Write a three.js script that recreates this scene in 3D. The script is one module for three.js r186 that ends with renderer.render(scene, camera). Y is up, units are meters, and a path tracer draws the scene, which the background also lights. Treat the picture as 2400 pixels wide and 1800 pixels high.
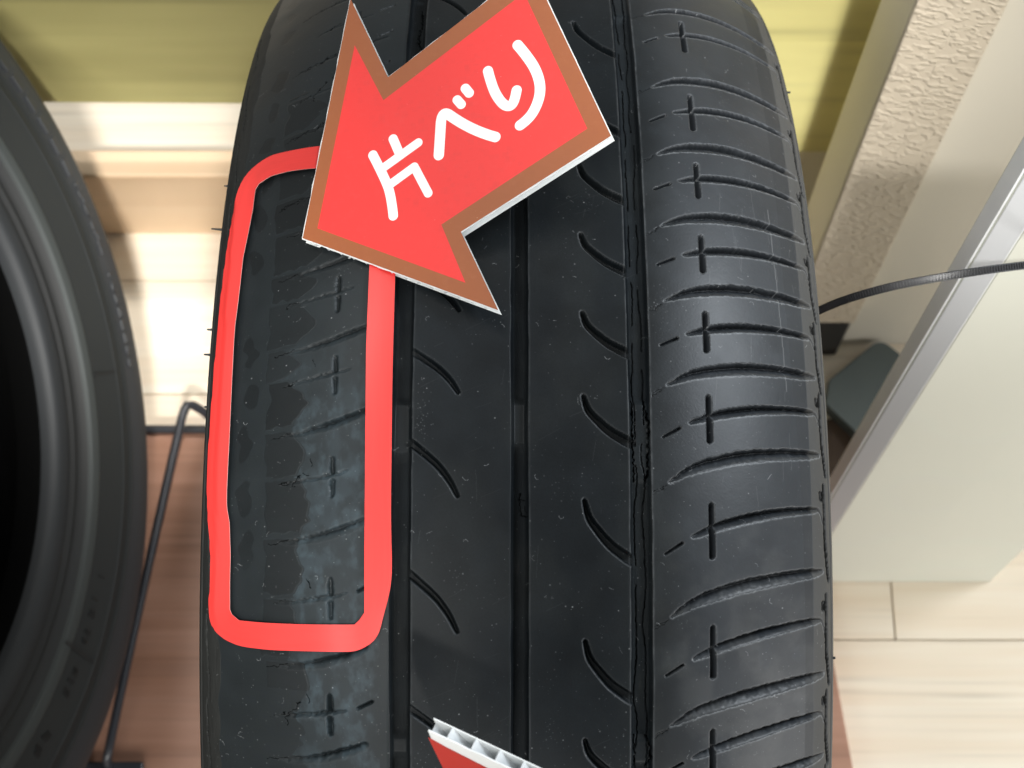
import * as THREE from 'three';
import { mergeGeometries } from 'three/addons/utils/BufferGeometryUtils.js';
import { RoundedBoxGeometry } from 'three/addons/geometries/RoundedBoxGeometry.js';
import { TextGeometry } from 'three/addons/geometries/TextGeometry.js';
import { FontLoader } from 'three/addons/loaders/FontLoader.js';
import { RectAreaLightUniformsLib } from 'three/addons/lights/RectAreaLightUniformsLib.js';

// ---------- camera, light, exposure ----------
const scene = new THREE.Scene();
const V = (x, y, z) => new THREE.Vector3(x, y, z);
const camera = new THREE.PerspectiveCamera(25.484, 4 / 3, 0.05, 30);
camera.position.set(0, 1.16545, 0.21991);
const FWD = V(0, -Math.sin(69 * Math.PI / 180), -Math.cos(69 * Math.PI / 180));
camera.lookAt(camera.position.clone().add(FWD));
camera.focus = 0.56; camera.userData.fStop = 22;
camera.updateMatrixWorld(true);
scene.add(camera);
const renderer = new THREE.WebGLRenderer({ antialias: true });
renderer.toneMapping = THREE.LinearToneMapping;
renderer.toneMappingExposure = 1.08;
renderer.shadowMap.enabled = true;
RectAreaLightUniformsLib.init();
scene.background = new THREE.Color(0.28, 0.29, 0.285);
const LIGHTS = [
  // position, aims at, width, height, strength, colour
  [[-0.85, 2.5, -0.75], [-0.25, 0, -0.25], 1.2, 0.5, 5, [1, 0.985, 0.95]],
  [[1.9, 2.3, -0.85], [0.05, 0.4, 0], 1.2, 0.6, 20, [0.90, 0.97, 1.04]],
  [[-1.6, 3.0, 1.2], [0.1, 0.2, -0.35], 1.6, 0.6, 5.5, [1, 0.985, 0.95]],
  [[3.0, 1.0, 1.6], [0.2, 0.2, -0.25], 1.6, 1.2, 6.5, [1, 0.985, 0.96]],
  [[-0.1, 1.6, 2.7], [0.0, 0.2, -0.3], 2.4, 1.1, 4.5, [1, 0.985, 0.95]],
];

// ---------- helpers ----------
const used = {};
function numbered(n) { used[n] = (used[n] ?? -1) + 1; return used[n] ? `${n}_${String(used[n]).padStart(3, '0')}` : n; }
function mesh(name, geo, mat, parent) {
  const m = new THREE.Mesh(geo, mat); m.name = parent ? name : numbered(name);
  if (parent) { parent.userData._n ??= {}; const k = parent.userData._n; k[name] = (k[name] ?? -1) + 1; if (k[name]) m.name = `${name}_${String(k[name]).padStart(3, '0')}`; }
  m.castShadow = m.receiveShadow = true; (parent || scene).add(m); return m;
}
function thing(name, label, category, pos = [0, 0, 0], group) {
  const g = new THREE.Group(); g.name = numbered(name); g.position.set(...pos); g.userData.label = label; g.userData.category = category;
  if (group) g.userData.group = group; scene.add(g); return g;
}
function tag(o, label, category, group) { o.userData.label = label; o.userData.category = category; if (group) o.userData.group = group; return o; }
function structure(o) { o.userData.kind = 'structure'; return o; }
const hash = (x, y, s) => { let h = Math.imul(x | 0, 374761393) ^ Math.imul(y | 0, 668265263) ^ Math.imul(s | 0, 2147483647 - 1013); h = Math.imul(h ^ (h >>> 13), 1274126177); h ^= h >>> 16; return (h >>> 0) / 4294967296; };
function noise(x, y, s = 0) {
  const ix = Math.floor(x), iy = Math.floor(y); let fx = x - ix, fy = y - iy; fx = fx * fx * (3 - 2 * fx); fy = fy * fy * (3 - 2 * fy);
  const a = hash(ix, iy, s), b = hash(ix + 1, iy, s), c = hash(ix, iy + 1, s), d = hash(ix + 1, iy + 1, s);
  return a + (b - a) * fx + (c - a) * fy + (a - b - c + d) * fx * fy;
}
const fbm = (x, y, s, o = 4) => { let v = 0, a = 0.5, t = 0; for (let i = 0; i < o; i++) { v += a * noise(x, y, s + i * 17); t += a; a *= 0.5; x *= 2.03; y *= 2.03; } return v / t; };
let seed = 12345; const rnd = () => { seed = (Math.imul(seed, 1664525) + 1013904223) >>> 0; return seed / 4294967296; };
const clamp = (x, a = 0, b = 1) => Math.min(b, Math.max(a, x)), smooth = (a, b, x) => { const t = clamp((x - a) / (b - a)); return t * t * (3 - 2 * t); }, mix = (a, b, t) => a + (b - a) * t;
const toS = (v) => { v = clamp(v); return 255 * (v < 0.0031308 ? 12.92 * v : 1.055 * Math.pow(v, 1 / 2.4) - 0.055); };
function texture(w, h, fn, { srgb = true, wrap = THREE.RepeatWrapping } = {}) {
  const d = new Uint8Array(w * h * 4);
  for (let j = 0, i = 0; j < h; j++) for (let k = 0; k < w; k++, i += 4) { const c = fn(k / w, j / h, k, j); for (let q = 0; q < 3; q++) d[i + q] = srgb ? toS(c[q]) : clamp(c[q]) * 255; d[i + 3] = 255; }
  const t = new THREE.DataTexture(d, w, h, THREE.RGBAFormat); t.colorSpace = srgb ? THREE.SRGBColorSpace : THREE.NoColorSpace;
  t.magFilter = t.minFilter = THREE.LinearFilter; t.wrapS = t.wrapT = wrap; t.needsUpdate = true; return t;
}
const std = (o) => new THREE.MeshStandardMaterial(o);
const col = (r, g, b) => new THREE.Color().setRGB(r, g, b);
function grid(nx, ny, f, uvf) {   // f(i, j) -> Vector3
  const p = [], uv = [], id = [];
  for (let j = 0; j <= ny; j++) for (let i = 0; i <= nx; i++) { const q = f(i / nx, j / ny); p.push(q.x, q.y, q.z); const t = uvf ? uvf(i / nx, j / ny) : [i / nx, j / ny]; uv.push(t[0], t[1]); }
  for (let j = 0; j < ny; j++) for (let i = 0; i < nx; i++) { const a = j * (nx + 1) + i, b = a + 1, c = a + nx + 1, d = c + 1; id.push(a, b, d, a, d, c); }
  const g = new THREE.BufferGeometry(); g.setAttribute('position', new THREE.Float32BufferAttribute(p, 3)); g.setAttribute('uv', new THREE.Float32BufferAttribute(uv, 2)); g.setIndex(id); g.computeVertexNormals(); return g;
}
function boxUV(geo, k = 1) {   // uv in metres from the box's own faces
  const p = geo.attributes.position, n = geo.attributes.normal, uv = new Float32Array(p.count * 2);
  for (let i = 0; i < p.count; i++) { const ax = Math.abs(n.getX(i)), ay = Math.abs(n.getY(i)), az = Math.abs(n.getZ(i)); const [a, b] = az >= ax && az >= ay ? [p.getX(i), p.getY(i)] : ay >= ax ? [p.getX(i), p.getZ(i)] : [p.getZ(i), p.getY(i)]; uv[2 * i] = a * k; uv[2 * i + 1] = b * k; }
  geo.setAttribute('uv', new THREE.BufferAttribute(uv, 2)); return geo;
}
const rbox = (w, h, d, r = 0.002) => boxUV(new RoundedBoxGeometry(w, h, d, 3, r));

// ---------- materials of the setting ----------
const grain = (sx, sy, s, a, b, dark) => (u, v) => { const w = fbm(u * 3, v * 6, s + 5, 3) * 0.6; const g = fbm(u * sx, (v + w * 0.03) * sy, s, 4), st = Math.pow(noise(u * sx * 2, v * sy * 3.1, s + 40), 6); return a.map((x, i) => mix(x, b[i], clamp(g * 1.5 - 0.25)) * (1 - dark * st)); };
const floorTex = [1, 2, 3].map((k) => texture(512, 256, grain(5, 26, 20 * k, [0.9, 0.81, 0.67], [0.84, 0.71, 0.55], 0.2)));
const floorMats = floorTex.map((t) => new THREE.MeshPhysicalMaterial({ map: t, roughness: 0.42, specularIntensity: 0.9 }));
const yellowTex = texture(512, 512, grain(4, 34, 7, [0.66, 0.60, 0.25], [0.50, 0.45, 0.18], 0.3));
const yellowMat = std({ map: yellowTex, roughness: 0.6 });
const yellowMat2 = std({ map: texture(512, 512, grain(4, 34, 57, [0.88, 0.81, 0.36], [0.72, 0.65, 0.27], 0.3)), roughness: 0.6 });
const platTex = texture(512, 512, grain(3, 60, 91, [0.48, 0.265, 0.185], [0.35, 0.175, 0.11], 0.2));
const platMat = new THREE.MeshPhysicalMaterial({ map: platTex, roughness: 0.38, specularIntensity: 1 });
const wallMat = std({ map: texture(256, 256, (u, v) => { const n = 0.96 + 0.08 * fbm(u * 8, v * 8, 3); return [0.74 * n, 0.69 * n, 0.53 * n]; }), roughness: 0.75 });
const embossBump = texture(1024, 1024, (u, v) => { const x = u * 46, y = v * 60; const a = fbm(x + 0.5 * y, y * 1.25, 61, 3), b = fbm(x * 2.4, y * 2.4, 66, 2); const h = smooth(0.45, 0.72, a) * 0.8 + b * 0.25; return [h, h, h]; }, { srgb: false });
const postMat = std({ color: col(0.53, 0.46, 0.365), roughness: 0.6, bumpMap: embossBump, bumpScale: 0.0007 });
const greyMat = new THREE.MeshPhysicalMaterial({ color: col(0.62, 0.58, 0.5), roughness: 0.35 });
const boardMat = new THREE.MeshPhysicalMaterial({ map: texture(256, 256, (u, v) => { const n = 0.97 + 0.06 * fbm(u * 5, v * 5, 13); return [0.66 * n, 0.675 * n, 0.60 * n]; }), roughness: 0.42 });
const railMat = std({ map: texture(256, 256, grain(3, 14, 33, [0.74, 0.56, 0.38], [0.62, 0.42, 0.25], 0.15)), roughness: 0.5 });
const wireMat = new THREE.MeshPhysicalMaterial({ color: col(0.035, 0.037, 0.044), roughness: 0.35, clearcoat: 0.4 });
const footMat = std({ color: col(0.085, 0.105, 0.105), roughness: 0.45 });
const slabMat = std({ color: col(0.4, 0.3, 0.2), roughness: 0.8 });
const blackMat = std({ color: col(0.015, 0.014, 0.013), roughness: 0.7 });
const steelMat = std({ color: col(0.7, 0.7, 0.7), roughness: 0.5 });

// ---------- the setting: floor of planks, wall ----------
const floor = structure(mesh('floor', new THREE.BoxGeometry(4.4, 0.1, 4.4), slabMat)); floor.position.set(0.2, -0.062, -0.6);
{
  const W = 0.0912, L = 0.91, gap = 0.0011; const geos = [0, 1, 2, 3].map((k) => { const g = rbox(L - gap, 0.011, W - gap * 0.8, 0.0005); const uv = g.attributes.uv; for (let i = 0; i < uv.count; i++) uv.setXY(i, uv.getX(i) * 1.05 + k * 0.31, uv.getY(i) * 5.2 + k * 0.37); return g; });
  for (let r = -13; r < 7; r++) for (let c = -2; c < 2; c++) {
    const cx = 0.2665 + (r === -1 ? 0 : r === 0 ? 0.41 : ((hash(r, 3, 9) * 0.9) - 0.45)) + (c + 0.5) * L;
    const p = mesh('plank', geos[Math.floor(hash(r, c, 4) * 4)], floorMats[Math.floor(hash(r, c, 8) * 3)], floor);
    p.position.set(cx - 0.2, 0.0565, -0.0370 + (r + 0.5) * W + 0.6);
  }
}
const wall = structure(mesh('wall', boxUV(new THREE.BoxGeometry(0.9, 0.7, 0.05)), wallMat)); wall.position.set(0.60, 0.35, -0.385);

// ---------- boards, rail, post, panel behind the tyre ----------
{
  const t = thing('wooden_board', 'olive yellow stained board hanging above the bright floor gap, left of the worn tyre', 'board', [-0.33, 0.176, -0.368]);
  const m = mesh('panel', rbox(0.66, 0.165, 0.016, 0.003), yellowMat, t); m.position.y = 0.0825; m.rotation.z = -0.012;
  const t2 = thing('wooden_board', 'brighter yellow stained board whose lower corner shows right of the worn tyre', 'board', [0.1130, 0.137, -0.352]);
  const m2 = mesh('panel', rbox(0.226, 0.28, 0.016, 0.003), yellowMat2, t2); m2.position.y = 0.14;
  const r = thing('wooden_rail', 'low pale wooden rail on the floor below the olive yellow board', 'rail', [-0.33, 0, -0.36]);
  const rb = mesh('plank', rbox(0.7, 0.094, 0.022, 0.003), railMat, r); rb.position.y = 0.047;
  const p = thing('textured_post', 'beige post with embossed wallpaper texture, standing right of the yellow board', 'post', [0.21825, 0, -0.272]);
  const smoothBeige = std({ color: col(0.66, 0.60, 0.47), roughness: 0.6 });
  const c = mesh('post_body', rbox(0.0445, 0.6, 0.046, 0.002), smoothBeige, p); c.position.set(0, 0.3685, 0);
  const wf = mesh('wallpaper_face', boxUV(new RoundedBoxGeometry(0.0445, 0.6, 0.0022, 2, 0.001), 6), postMat, p); wf.position.set(0, 0.3685, 0.0239);
  const bs = mesh('base_block', rbox(0.0425, 0.068, 0.044), blackMat, p); bs.position.set(0, 0.034, 0);
  bs.userData.label = 'black base under the beige post';
  const g = thing('grey_panel', 'smooth greyish beige panel between the textured post and the pale board', 'panel', [0.365, 0, -0.268]);
  const gp = mesh('panel_body', rbox(0.246, 0.68, 0.02, 0.002), greyMat, g); gp.position.y = 0.342; 
  const w = thing('pale_board', 'pale off-white board standing upright on the wooden floor at the right', 'board', [0.2665, 0, -0.0895]);
  const bs2 = new THREE.Shape(); bs2.moveTo(-0.07025, 0.0105); bs2.lineTo(-0.07025, -0.002); bs2.lineTo(-0.0625, -0.0105); bs2.lineTo(0.069, -0.0105); bs2.lineTo(0.07025, -0.009); bs2.lineTo(0.07025, 0.0105); bs2.closePath();
  const wg = new THREE.ExtrudeGeometry(bs2, { depth: 0.6, bevelEnabled: true, bevelSize: 0.0008, bevelThickness: 0.0008, bevelSegments: 2 }); wg.rotateX(-Math.PI / 2); wg.scale(1, 1, 1); const wb = mesh('panel', boxUV(wg), boardMat, w); wb.position.y = 0.001;
  const cap = mesh('lit_edge', rbox(0.0012, 0.6, 0.0115, 0.0004), new THREE.MeshPhysicalMaterial({ color: col(0.88, 0.90, 0.92), roughness: 0.3 }), w); cap.position.set(-0.0714, 0.301, -0.004);  // edge strips brighter and bluer: light on the edge put into their colour
  const cap2 = mesh('lit_edge', rbox(0.0110, 0.6, 0.0012, 0.0004), cap.material, w); cap2.position.set(-0.0668, 0.301, 0.0066); cap2.rotation.y = -0.83;
  const f = thing('metal_foot', 'dark blue-grey metal foot plate in the shade behind the pale board', 'foot plate', [0.226, 0.004, -0.224]);
  const sh = new THREE.Shape(); sh.moveTo(0.005, 0.0); sh.lineTo(0.038, 0.027); sh.quadraticCurveTo(0.044, 0.0315, 0.050, 0.026); sh.lineTo(0.09, -0.012); sh.lineTo(0.09, -0.06); sh.lineTo(0.028, -0.062); sh.quadraticCurveTo(0.026, -0.045, 0.018, -0.036); sh.lineTo(0.001, -0.018); sh.closePath();
  const fg = new THREE.ExtrudeGeometry(sh, { depth: 0.012, bevelEnabled: true, bevelSize: 0.001, bevelThickness: 0.001, bevelSegments: 2 }); fg.rotateX(-Math.PI / 2);
  mesh('plate', fg, footMat, f); 
}
{
  const m = thing('shade_strip', 'dark brown strip added as painted shade on the floor between the worn tyre and the pale board', 'mat', [0.226, 0, -0.15]);
  const b = mesh('shade_sheet', rbox(0.075, 0.004, 0.098, 0.0015), std({ color: col(0.05, 0.03, 0.018), roughness: 0.8 }), m); b.position.y = 0.0025;  // added brown sheet standing in for shade on the bare floor
}
// ---------- low platform ----------
{
  const sh = new THREE.Shape(); sh.moveTo(-0.62, 0.35); sh.lineTo(0.258, 0.35); sh.lineTo(0.1985, -0.178); sh.lineTo(-0.62, -0.183); sh.closePath();
  const g = new THREE.ExtrudeGeometry(sh, { depth: 0.022, bevelEnabled: true, bevelSize: 0.0012, bevelThickness: 0.0012, bevelSegments: 2 }); g.rotateX(Math.PI / 2); g.translate(0, 0.0238, 0);
  g.computeVertexNormals(); boxUV(g, 2.2);
  tag(mesh('display_platform', g, platMat), 'low reddish brown platform board under the two tyres', 'platform');
}

// ---------- the worn tyre ----------
const TC = V(0.0015, 0.335, 0), R = 310;   // millimetres in the tread's own (u, s) field
const PROF = [];   // profile by arc length u (mm) -> x, r
{
  const r0 = (a) => R - 0.0065 * Math.max(0, a - 40) ** 2 - 0.6 * Math.min(1, (a / 40) ** 2);
  for (let u = 0; u <= 100; u += 0.5) PROF.push([u, u, r0(u)]);
  let x = 100, r = r0(100); const a0 = Math.atan(0.013 * 60), a1 = 88 * Math.PI / 180;
  for (let u = 100.25; u <= 134; u += 0.25) { const a = mix(a0, a1, clamp((u - 100) / 21)); x += 0.25 * Math.cos(a); r -= 0.25 * Math.sin(a); if (Math.abs(u * 2 - Math.round(u * 2)) < 1e-6) PROF.push([u, x, r]); }
}
function profile(u) { const a = Math.abs(u), i = Math.min(PROF.length - 2, Math.floor(a * 2)), t = a * 2 - i, p = PROF[i], q = PROF[i + 1]; return [Math.sign(u) * mix(p[1], q[1], t), mix(p[2], q[2], t), Math.sign(u) * (p[2] - q[2]) * 2, (q[1] - p[1]) * 2]; }   // x, r, normal x, normal r
const xToU = (x) => { const a = Math.abs(x); if (a <= 100) return x; for (let i = 200; i < PROF.length; i++) if (PROF[i][1] >= a) return Math.sign(x) * PROF[i][0]; return Math.sign(x) * 120; };
const CELL = 0.2, U0 = -128, S0 = 310, NW = 1280, NH = 2048, UMAX = 126;
const H = new Float32Array(NW * NH), B = new Float32Array(NW * NH), DIRT_SHADE = new Float32Array(NW * NH).fill(1), LIFT = new Float32Array(NW * NH);  // third field tints cuts and cracks: painted shade, lit walls, some dirt
// a cut along a polyline: [u, s, width, depth] points; lean moves the deepest line towards +s
function cut(pts, { lean = 0, wall = 0.55, dirtShade = 0.7, edge = 0.0, rough = 0, add = false } = {}) {
  const P = []; for (let k = 0; k < pts.length - 1; k++) { const a = pts[Math.max(0, k - 1)], b = pts[k], c = pts[k + 1], d = pts[Math.min(pts.length - 1, k + 2)]; const n = pts.length > 2 ? 6 : 1; for (let i = 0; i < n; i++) { const t = i / n; P.push(b.map((_, q) => q > 1 ? mix(b[q], c[q], t) : 0.5 * (2 * b[q] + (c[q] - a[q]) * t + (2 * a[q] - 5 * b[q] + 4 * c[q] - d[q]) * t * t + (3 * b[q] - a[q] - 3 * c[q] + d[q]) * t * t * t))); } } P.push(pts[pts.length - 1]);
  let u0 = 1e9, u1 = -1e9, s0 = 1e9, s1 = -1e9; for (const p of P) { const m = p[2] / 2 + 1.2; u0 = Math.min(u0, p[0] - m); u1 = Math.max(u1, p[0] + m); s0 = Math.min(s0, p[1] - m); s1 = Math.max(s1, p[1] + m); }
  const i0 = Math.max(0, Math.floor((u0 - U0) / CELL)), i1 = Math.min(NW - 1, Math.ceil((u1 - U0) / CELL)), j0 = Math.max(0, Math.floor((s0 - S0) / CELL)), j1 = Math.min(NH - 1, Math.ceil((s1 - S0) / CELL));
  for (let j = j0; j <= j1; j++) for (let i = i0; i <= i1; i++) {
    let u = U0 + i * CELL, s = S0 + j * CELL; if (rough) { u += rough * (noise(u * 1.1, s * 1.1, 71) - 0.5); s += rough * (noise(u * 1.1, s * 1.1, 72) - 0.5); }
    let best = 1e9, w = 1, dp = 0, sd = 0;
    for (let k = 0; k < P.length - 1; k++) { const a = P[k], b = P[k + 1], dx = b[0] - a[0], dy = b[1] - a[1], l2 = dx * dx + dy * dy || 1e-9; const t = clamp(((u - a[0]) * dx + (s - a[1]) * dy) / l2), ex = u - a[0] - dx * t, ey = s - a[1] - dy * t, ww = mix(a[2], b[2], t) / 2, e = Math.hypot(ex, ey) - ww; if (e < best) { best = e; w = ww; dp = mix(a[3], b[3], t); sd = (dx * ey - dy * ex) / Math.sqrt(l2) / Math.max(ww, 0.05) * (dx < 0 ? -1 : 1); } }
    const q = j * NW + i;
    if (best < 0) {
      const lw = wall / w, L = Math.min(1.55, lw + lean * 1.25), Uw = Math.min(1, lw), v = clamp(sd, -1, 1); const fl = lean ? smooth(0, Math.min(wall, w), -best + wall * 0.35) * Math.pow(clamp((v + 1) / L), 1.9) * smooth(1, 1 - Uw, v) : smooth(0, wall, -best); const d = dp * fl; if (add) { if (d > 0) { H[q] += d; DIRT_SHADE[q] = (lean ? (a, b) => b : Math.min)(DIRT_SHADE[q], mix(1, lean ? mix(0.5, 3.2, smooth(0.3, -0.35, v) * (0.6 + 0.5 * noise(u * 1.3, s * 1.3, 77))) : dirtShade, fl)); } } else if (d > H[q]) { H[q] = d; DIRT_SHADE[q] = (lean ? (a, b) => b : Math.min)(DIRT_SHADE[q], mix(1, lean ? mix(0.5, 3.2, smooth(0.3, -0.35, v) * (0.6 + 0.5 * noise(u * 1.3, s * 1.3, 77))) : dirtShade, fl)); }  // leaning cuts: upper wall painted dark, lower wall painted as if lit
    } else if (edge && best < 0.7 && H[q] < 0.3) LIFT[q] = Math.max(LIFT[q], edge * (1 - best / 0.7) * (sd < 0 ? 1 : 0.25) * (0.5 + noise(u * 1.5, s * 1.5, 73)));  // rim tint: worn edge plus light painted on the lower lip
  }
}
const crack = (pts, w = 0.5, d = 1.2, r = 0.9) => cut(pts.map((p) => [p[0], p[1], p[2] ?? w, d * (p[0] < -45 ? 0.15 : 0.6)]), { wall: 0.15, dirtShade: 0.12, rough: r, add: true });
// pitch marks along the tread (mm of arc), read off the photograph's tread
const PLUS = [730, 683.5, 628.5, 581.5, 548, 516.7, 486.7, 455.7, 418.1, 378.5, 345.8, 318];
const ASTART = [690, 640.2, 592.6, 558.2, 526.6, 497.2, 467.2, 434.4, 390.8, 355.7, 326];
const CSTART = [680, 632.3, 586.4, 551.8, 522, 491.9, 462.4, 427.7, 382.5, 350.5, 321];
const LEND = [690, 638.7, 592, 555, 524, 493.3, 464.2, 429.7, 386.1, 346, 318];
const LPLUS = [690, 640, 598, 562, 530, 501, 471.4, 436.5, 396.6, 358.7, 326];
const LSLOT = [662, 618, 578, 545, 512.4, 483, 453.3, 416.8, 375.5, 344, 314];
{
  // circumferential grooves
  for (let j = 0; j < NH; j++) { const s = S0 + j * CELL; for (const [a, b, d] of [[-41, -34.2, 4.4], [-2, 3.9, 4.4], [36.6, 43.8, 3.4]]) { const wob = 0.25 * (noise(s * 0.11, a, 5) - 0.5); for (let i = Math.floor((a - 1 - U0) / CELL); i <= Math.ceil((b + 1 - U0) / CELL); i++) { const u = U0 + i * CELL, e = Math.min(u - a, b - u) + wob; if (e > 0) { const q = j * NW + i; let f = smooth(0, 1.25, e); let dd = d * f;
    for (const [ga, sa, sb] of [[-41, 462, 443], [-2, 462, 446], [36.6, 462, 434.5], [36.6, 658, 640], [36.6, 352, 342], [-41, 352, 345]]) if (ga === a) dd -= f * 1.7 * smooth(sb - 2, sb + 2, s) * (1 - smooth(sa - 2, sa + 2, s));
    H[q] = Math.max(H[q], dd); DIRT_SHADE[q] = mix(1, a < -30 ? 1 : a > 30 ? 1.35 : 1.05, f); } else if (e > -0.7) LIFT[j * NW + i] = Math.max(LIFT[j * NW + i], (a > 30 ? 0.8 : 0.45) * (1 + e / 0.7) * (u > b ? 1 : a > 30 ? 0.9 : 0.2) * (0.35 + noise(s * 0.4, u, 6))); } } }
  // groove cracks, right groove
  for (const [u, am, k] of [[38.4, 0.8, 1], [41.3, 0.9, 2]]) { let pts = [], n = 0; for (let s = 322; s < 715; s += 3.3) { pts.push([u + am * (noise(s * 0.09, k, 81) - 0.5) * 2 + 0.35 * (noise(s * 0.5, k, 82) - 0.5), s]); if (++n > 5 + 9 * hash(s, k, 3)) { crack(pts, 0.36, 1.8, 0.3); pts = []; n = 0; if (hash(s, k, 7) > 0.4) s += 3; else pts.push([u + am * (noise(s * 0.09, k, 81) - 0.5) * 2, s]); } } if (pts.length > 1) crack(pts, 0.36, 1.8, 0.3); }
  for (const [sa, sb] of [[462, 434.5], [352, 342]]) { crack([[37.6, sa], [37.9, (sa + sb) / 2], [38, sb]], 0.5, 1.6); crack([[41.5, sa], [43, sa * 0.7 + sb * 0.3], [42.8, sb * 0.8 + sa * 0.2], [41.8, sb]], 0.5, 1.8); }
  crack([[1.2, 431], [0.8, 427], [1.5, 424.5], [3.2, 423]], 0.5, 1.2); crack([[1, 429], [2.5, 428.6]], 0.35, 1); crack([[2.8, 427], [3, 424]], 0.35, 1);
  crack([[-36.5, 650], [-36, 640], [-37, 628], [-35.8, 618], [-36.8, 606]], 0.6, 1.5); 
  PLUS.forEach((s, k) => {
    const f = clamp((PLUS[Math.max(0, k - 1)] - PLUS[Math.min(k + 1, PLUS.length - 1)]) / 2 / 38, 0.75, 1.25), j = hash(k, 1, 55) * 0.8;
    cut([[63.5, s + 9.0 * f, 1.7, 2.6], [63.4, s - 7.6 * f, 2.1, 2.6]], { dirtShade: 0.75, edge: 0.5, wall: 0.5 });
    cut([[57.3, s - 1.4 * f, 1.4, 1.2], [63.5, s + 1.1 * f, 2.9, 2.4], [69.7, s + 3.1 * f, 3.4, 3], [79.2, s + 5.6 * f, 3.5, 3], [89, s + 7.6 * f, 3.2, 2.6], [99.3, s + 9.1 * f, 2.5, 2.2], [102.6, s + 9.4 * f, 1.3, 1.6], [104.2, s + 8 * f, 1.0, 1.4], [105.2, s + 5 * f, 0.7, 1]], { lean: 0.95, rough: 0.35, edge: 0.9, dirtShade: 1.05 });
    cut([[48, s - 7 * f, 0.75, 1.6], [53.5, s - 3.5 * f, 0.95, 1.6]], { wall: 0.25, dirtShade: 0.4, edge: 0.25 });
    // shoulder slots, one after the other round the edge
    cut([[106.8, s + 19 * f, 1.8, 1.3], [106.6, s + 3 * f, 2.0, 1.3], [107.1, s - 5 * f, 2.4, 1.3], [109, s - 15.5 * f, 2.6, 1.3]], { wall: 0.3, dirtShade: 0.22, rough: 0.3 });
    cut([[104.6, s + 15.6 * f, 2.6, 1.2], [104.8, s + 14 * f, 2.6, 1.2]], { wall: 0.4, dirtShade: 0.4 });
  });
  ASTART.forEach((s, k) => { const f = clamp((ASTART[Math.max(0, k - 1)] - ASTART[Math.min(k + 1, ASTART.length - 1)]) / 2 / 38, 0.8, 1.25);
    cut([[49.8, s, 0.8, 0.9], [56, s + 3.6 * f, 3.0, 1.8], [62.8, s + 6.2 * f, 4.1, 2.4], [75, s + 9.4 * f, 4.6, 2.6], [88.5, s + 11.8 * f, 4.3, 2.3], [98, s + 13.1 * f, 3.6, 1.9], [104, s + 14 * f, 1.8, 1.6]], { lean: 0.95, rough: 0.45, edge: 1, dirtShade: 1.1 });
    for (let q = 0; q < 2; q++) crack([[44.2, s - 3.2 - q * 0.9], [46.5, s - 2.2 - q * 0.7], [48.6, s - 0.8]], 0.3, 0.5);
  });
  CSTART.forEach((s, k) => { const f = clamp((CSTART[Math.max(0, k - 1)] - CSTART[Math.min(k + 1, CSTART.length - 1)]) / 2 / 38, 0.72, 1.2);
    cut([[21.9, s + 0.5, 1.5, 3], [23.4, s - 4.8 * f, 2.4, 3.1], [26.6, s - 9.2 * f, 2.8, 3.1], [30.5, s - 13.4 * f, 3.2, 3.1], [35.2, s - 16.8 * f, 3.6, 3.1], [37, s - 17.9 * f, 3.6, 3]], { edge: 1.1, wall: 0.6, dirtShade: 0.85 }); });
  LEND.forEach((s, k) => { const f = clamp((LEND[Math.max(0, k - 1)] - LEND[Math.min(k + 1, LEND.length - 1)]) / 2 / 34, 0.72, 1.2), dp = k % 3 === 0 ? 0.6 : 1;
    cut([[-35, s + 15.5 * f, 3.2, 3 * dp], [-33, s + 14.3 * f, 2.8, 2.6 * dp], [-26.2, s + 9.2 * f, 2.5, 2.6], [-22, s + 4.6 * f, 2.2, 2.4], [-19.2, s, 1.6, 1.8]], { edge: 0.55, wall: 0.6, dirtShade: 0.75 }); });
  // worn shoulder
  LPLUS.forEach((s0, k) => { const s = s0, w = (s < 370 ? 1.2 : s > 540 ? 0.25 : 0.85) * (0.9 + 0.7 * hash(k, 5, 12)), jx = 4 * (hash(k, 6, 12) - 0.5);
    cut([[-60.4, s + 6.2, 2.0, 1.2 * w], [-60.3, s + 1.5, 2.4, 1.5 * w]], { rough: 0.35, wall: 0.9, dirtShade: 0.7 }); cut([[-60.3, s - 1.5, 2.4, 1.5 * w], [-60.2, s - 6.2, 2, 1.2 * w]], { rough: 0.35, wall: 0.9, dirtShade: 0.7 });
    cut([[-77 + jx, s - 2.2, 0.6, 0.5 * w], [-70 + jx * 0.5, s - 1, 1.8, 1 * w], [-62, s + 0.2, 2.4, 1.4 * w], [-55.5, s + 1.6, 1.2, 0.8 * w]], { rough: 0.7, lean: 0.7, wall: 0.9, dirtShade: 0.72, edge: 0.3 });
    if (s < 400) cut([[-51, s + 2.6, 1, 1.4], [-46.6, s + 4.8, 1.1, 1.4]], { wall: 0.3, dirtShade: 0.45 });
    if (hash(k, 7, 12) > 0.35) crack([[-69 + jx, s + 5 * hash(k, 8, 1)], [-70.5 + jx, s + 1], [-73 + jx, s - 1.2], [-73.4 + jx, s - 2 - 5 * hash(k, 9, 1)]], 0.5, 0.7, 1.6); crack([[-74 + jx, s - 1], [-78.5 + jx, s - 2.4]], 0.4, 0.5, 1.6); if (hash(k, 2, 2) > 0.4) crack([[-68, s + 6], [-67, s + 3.4]], 0.4, 0.6);
  });
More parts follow.
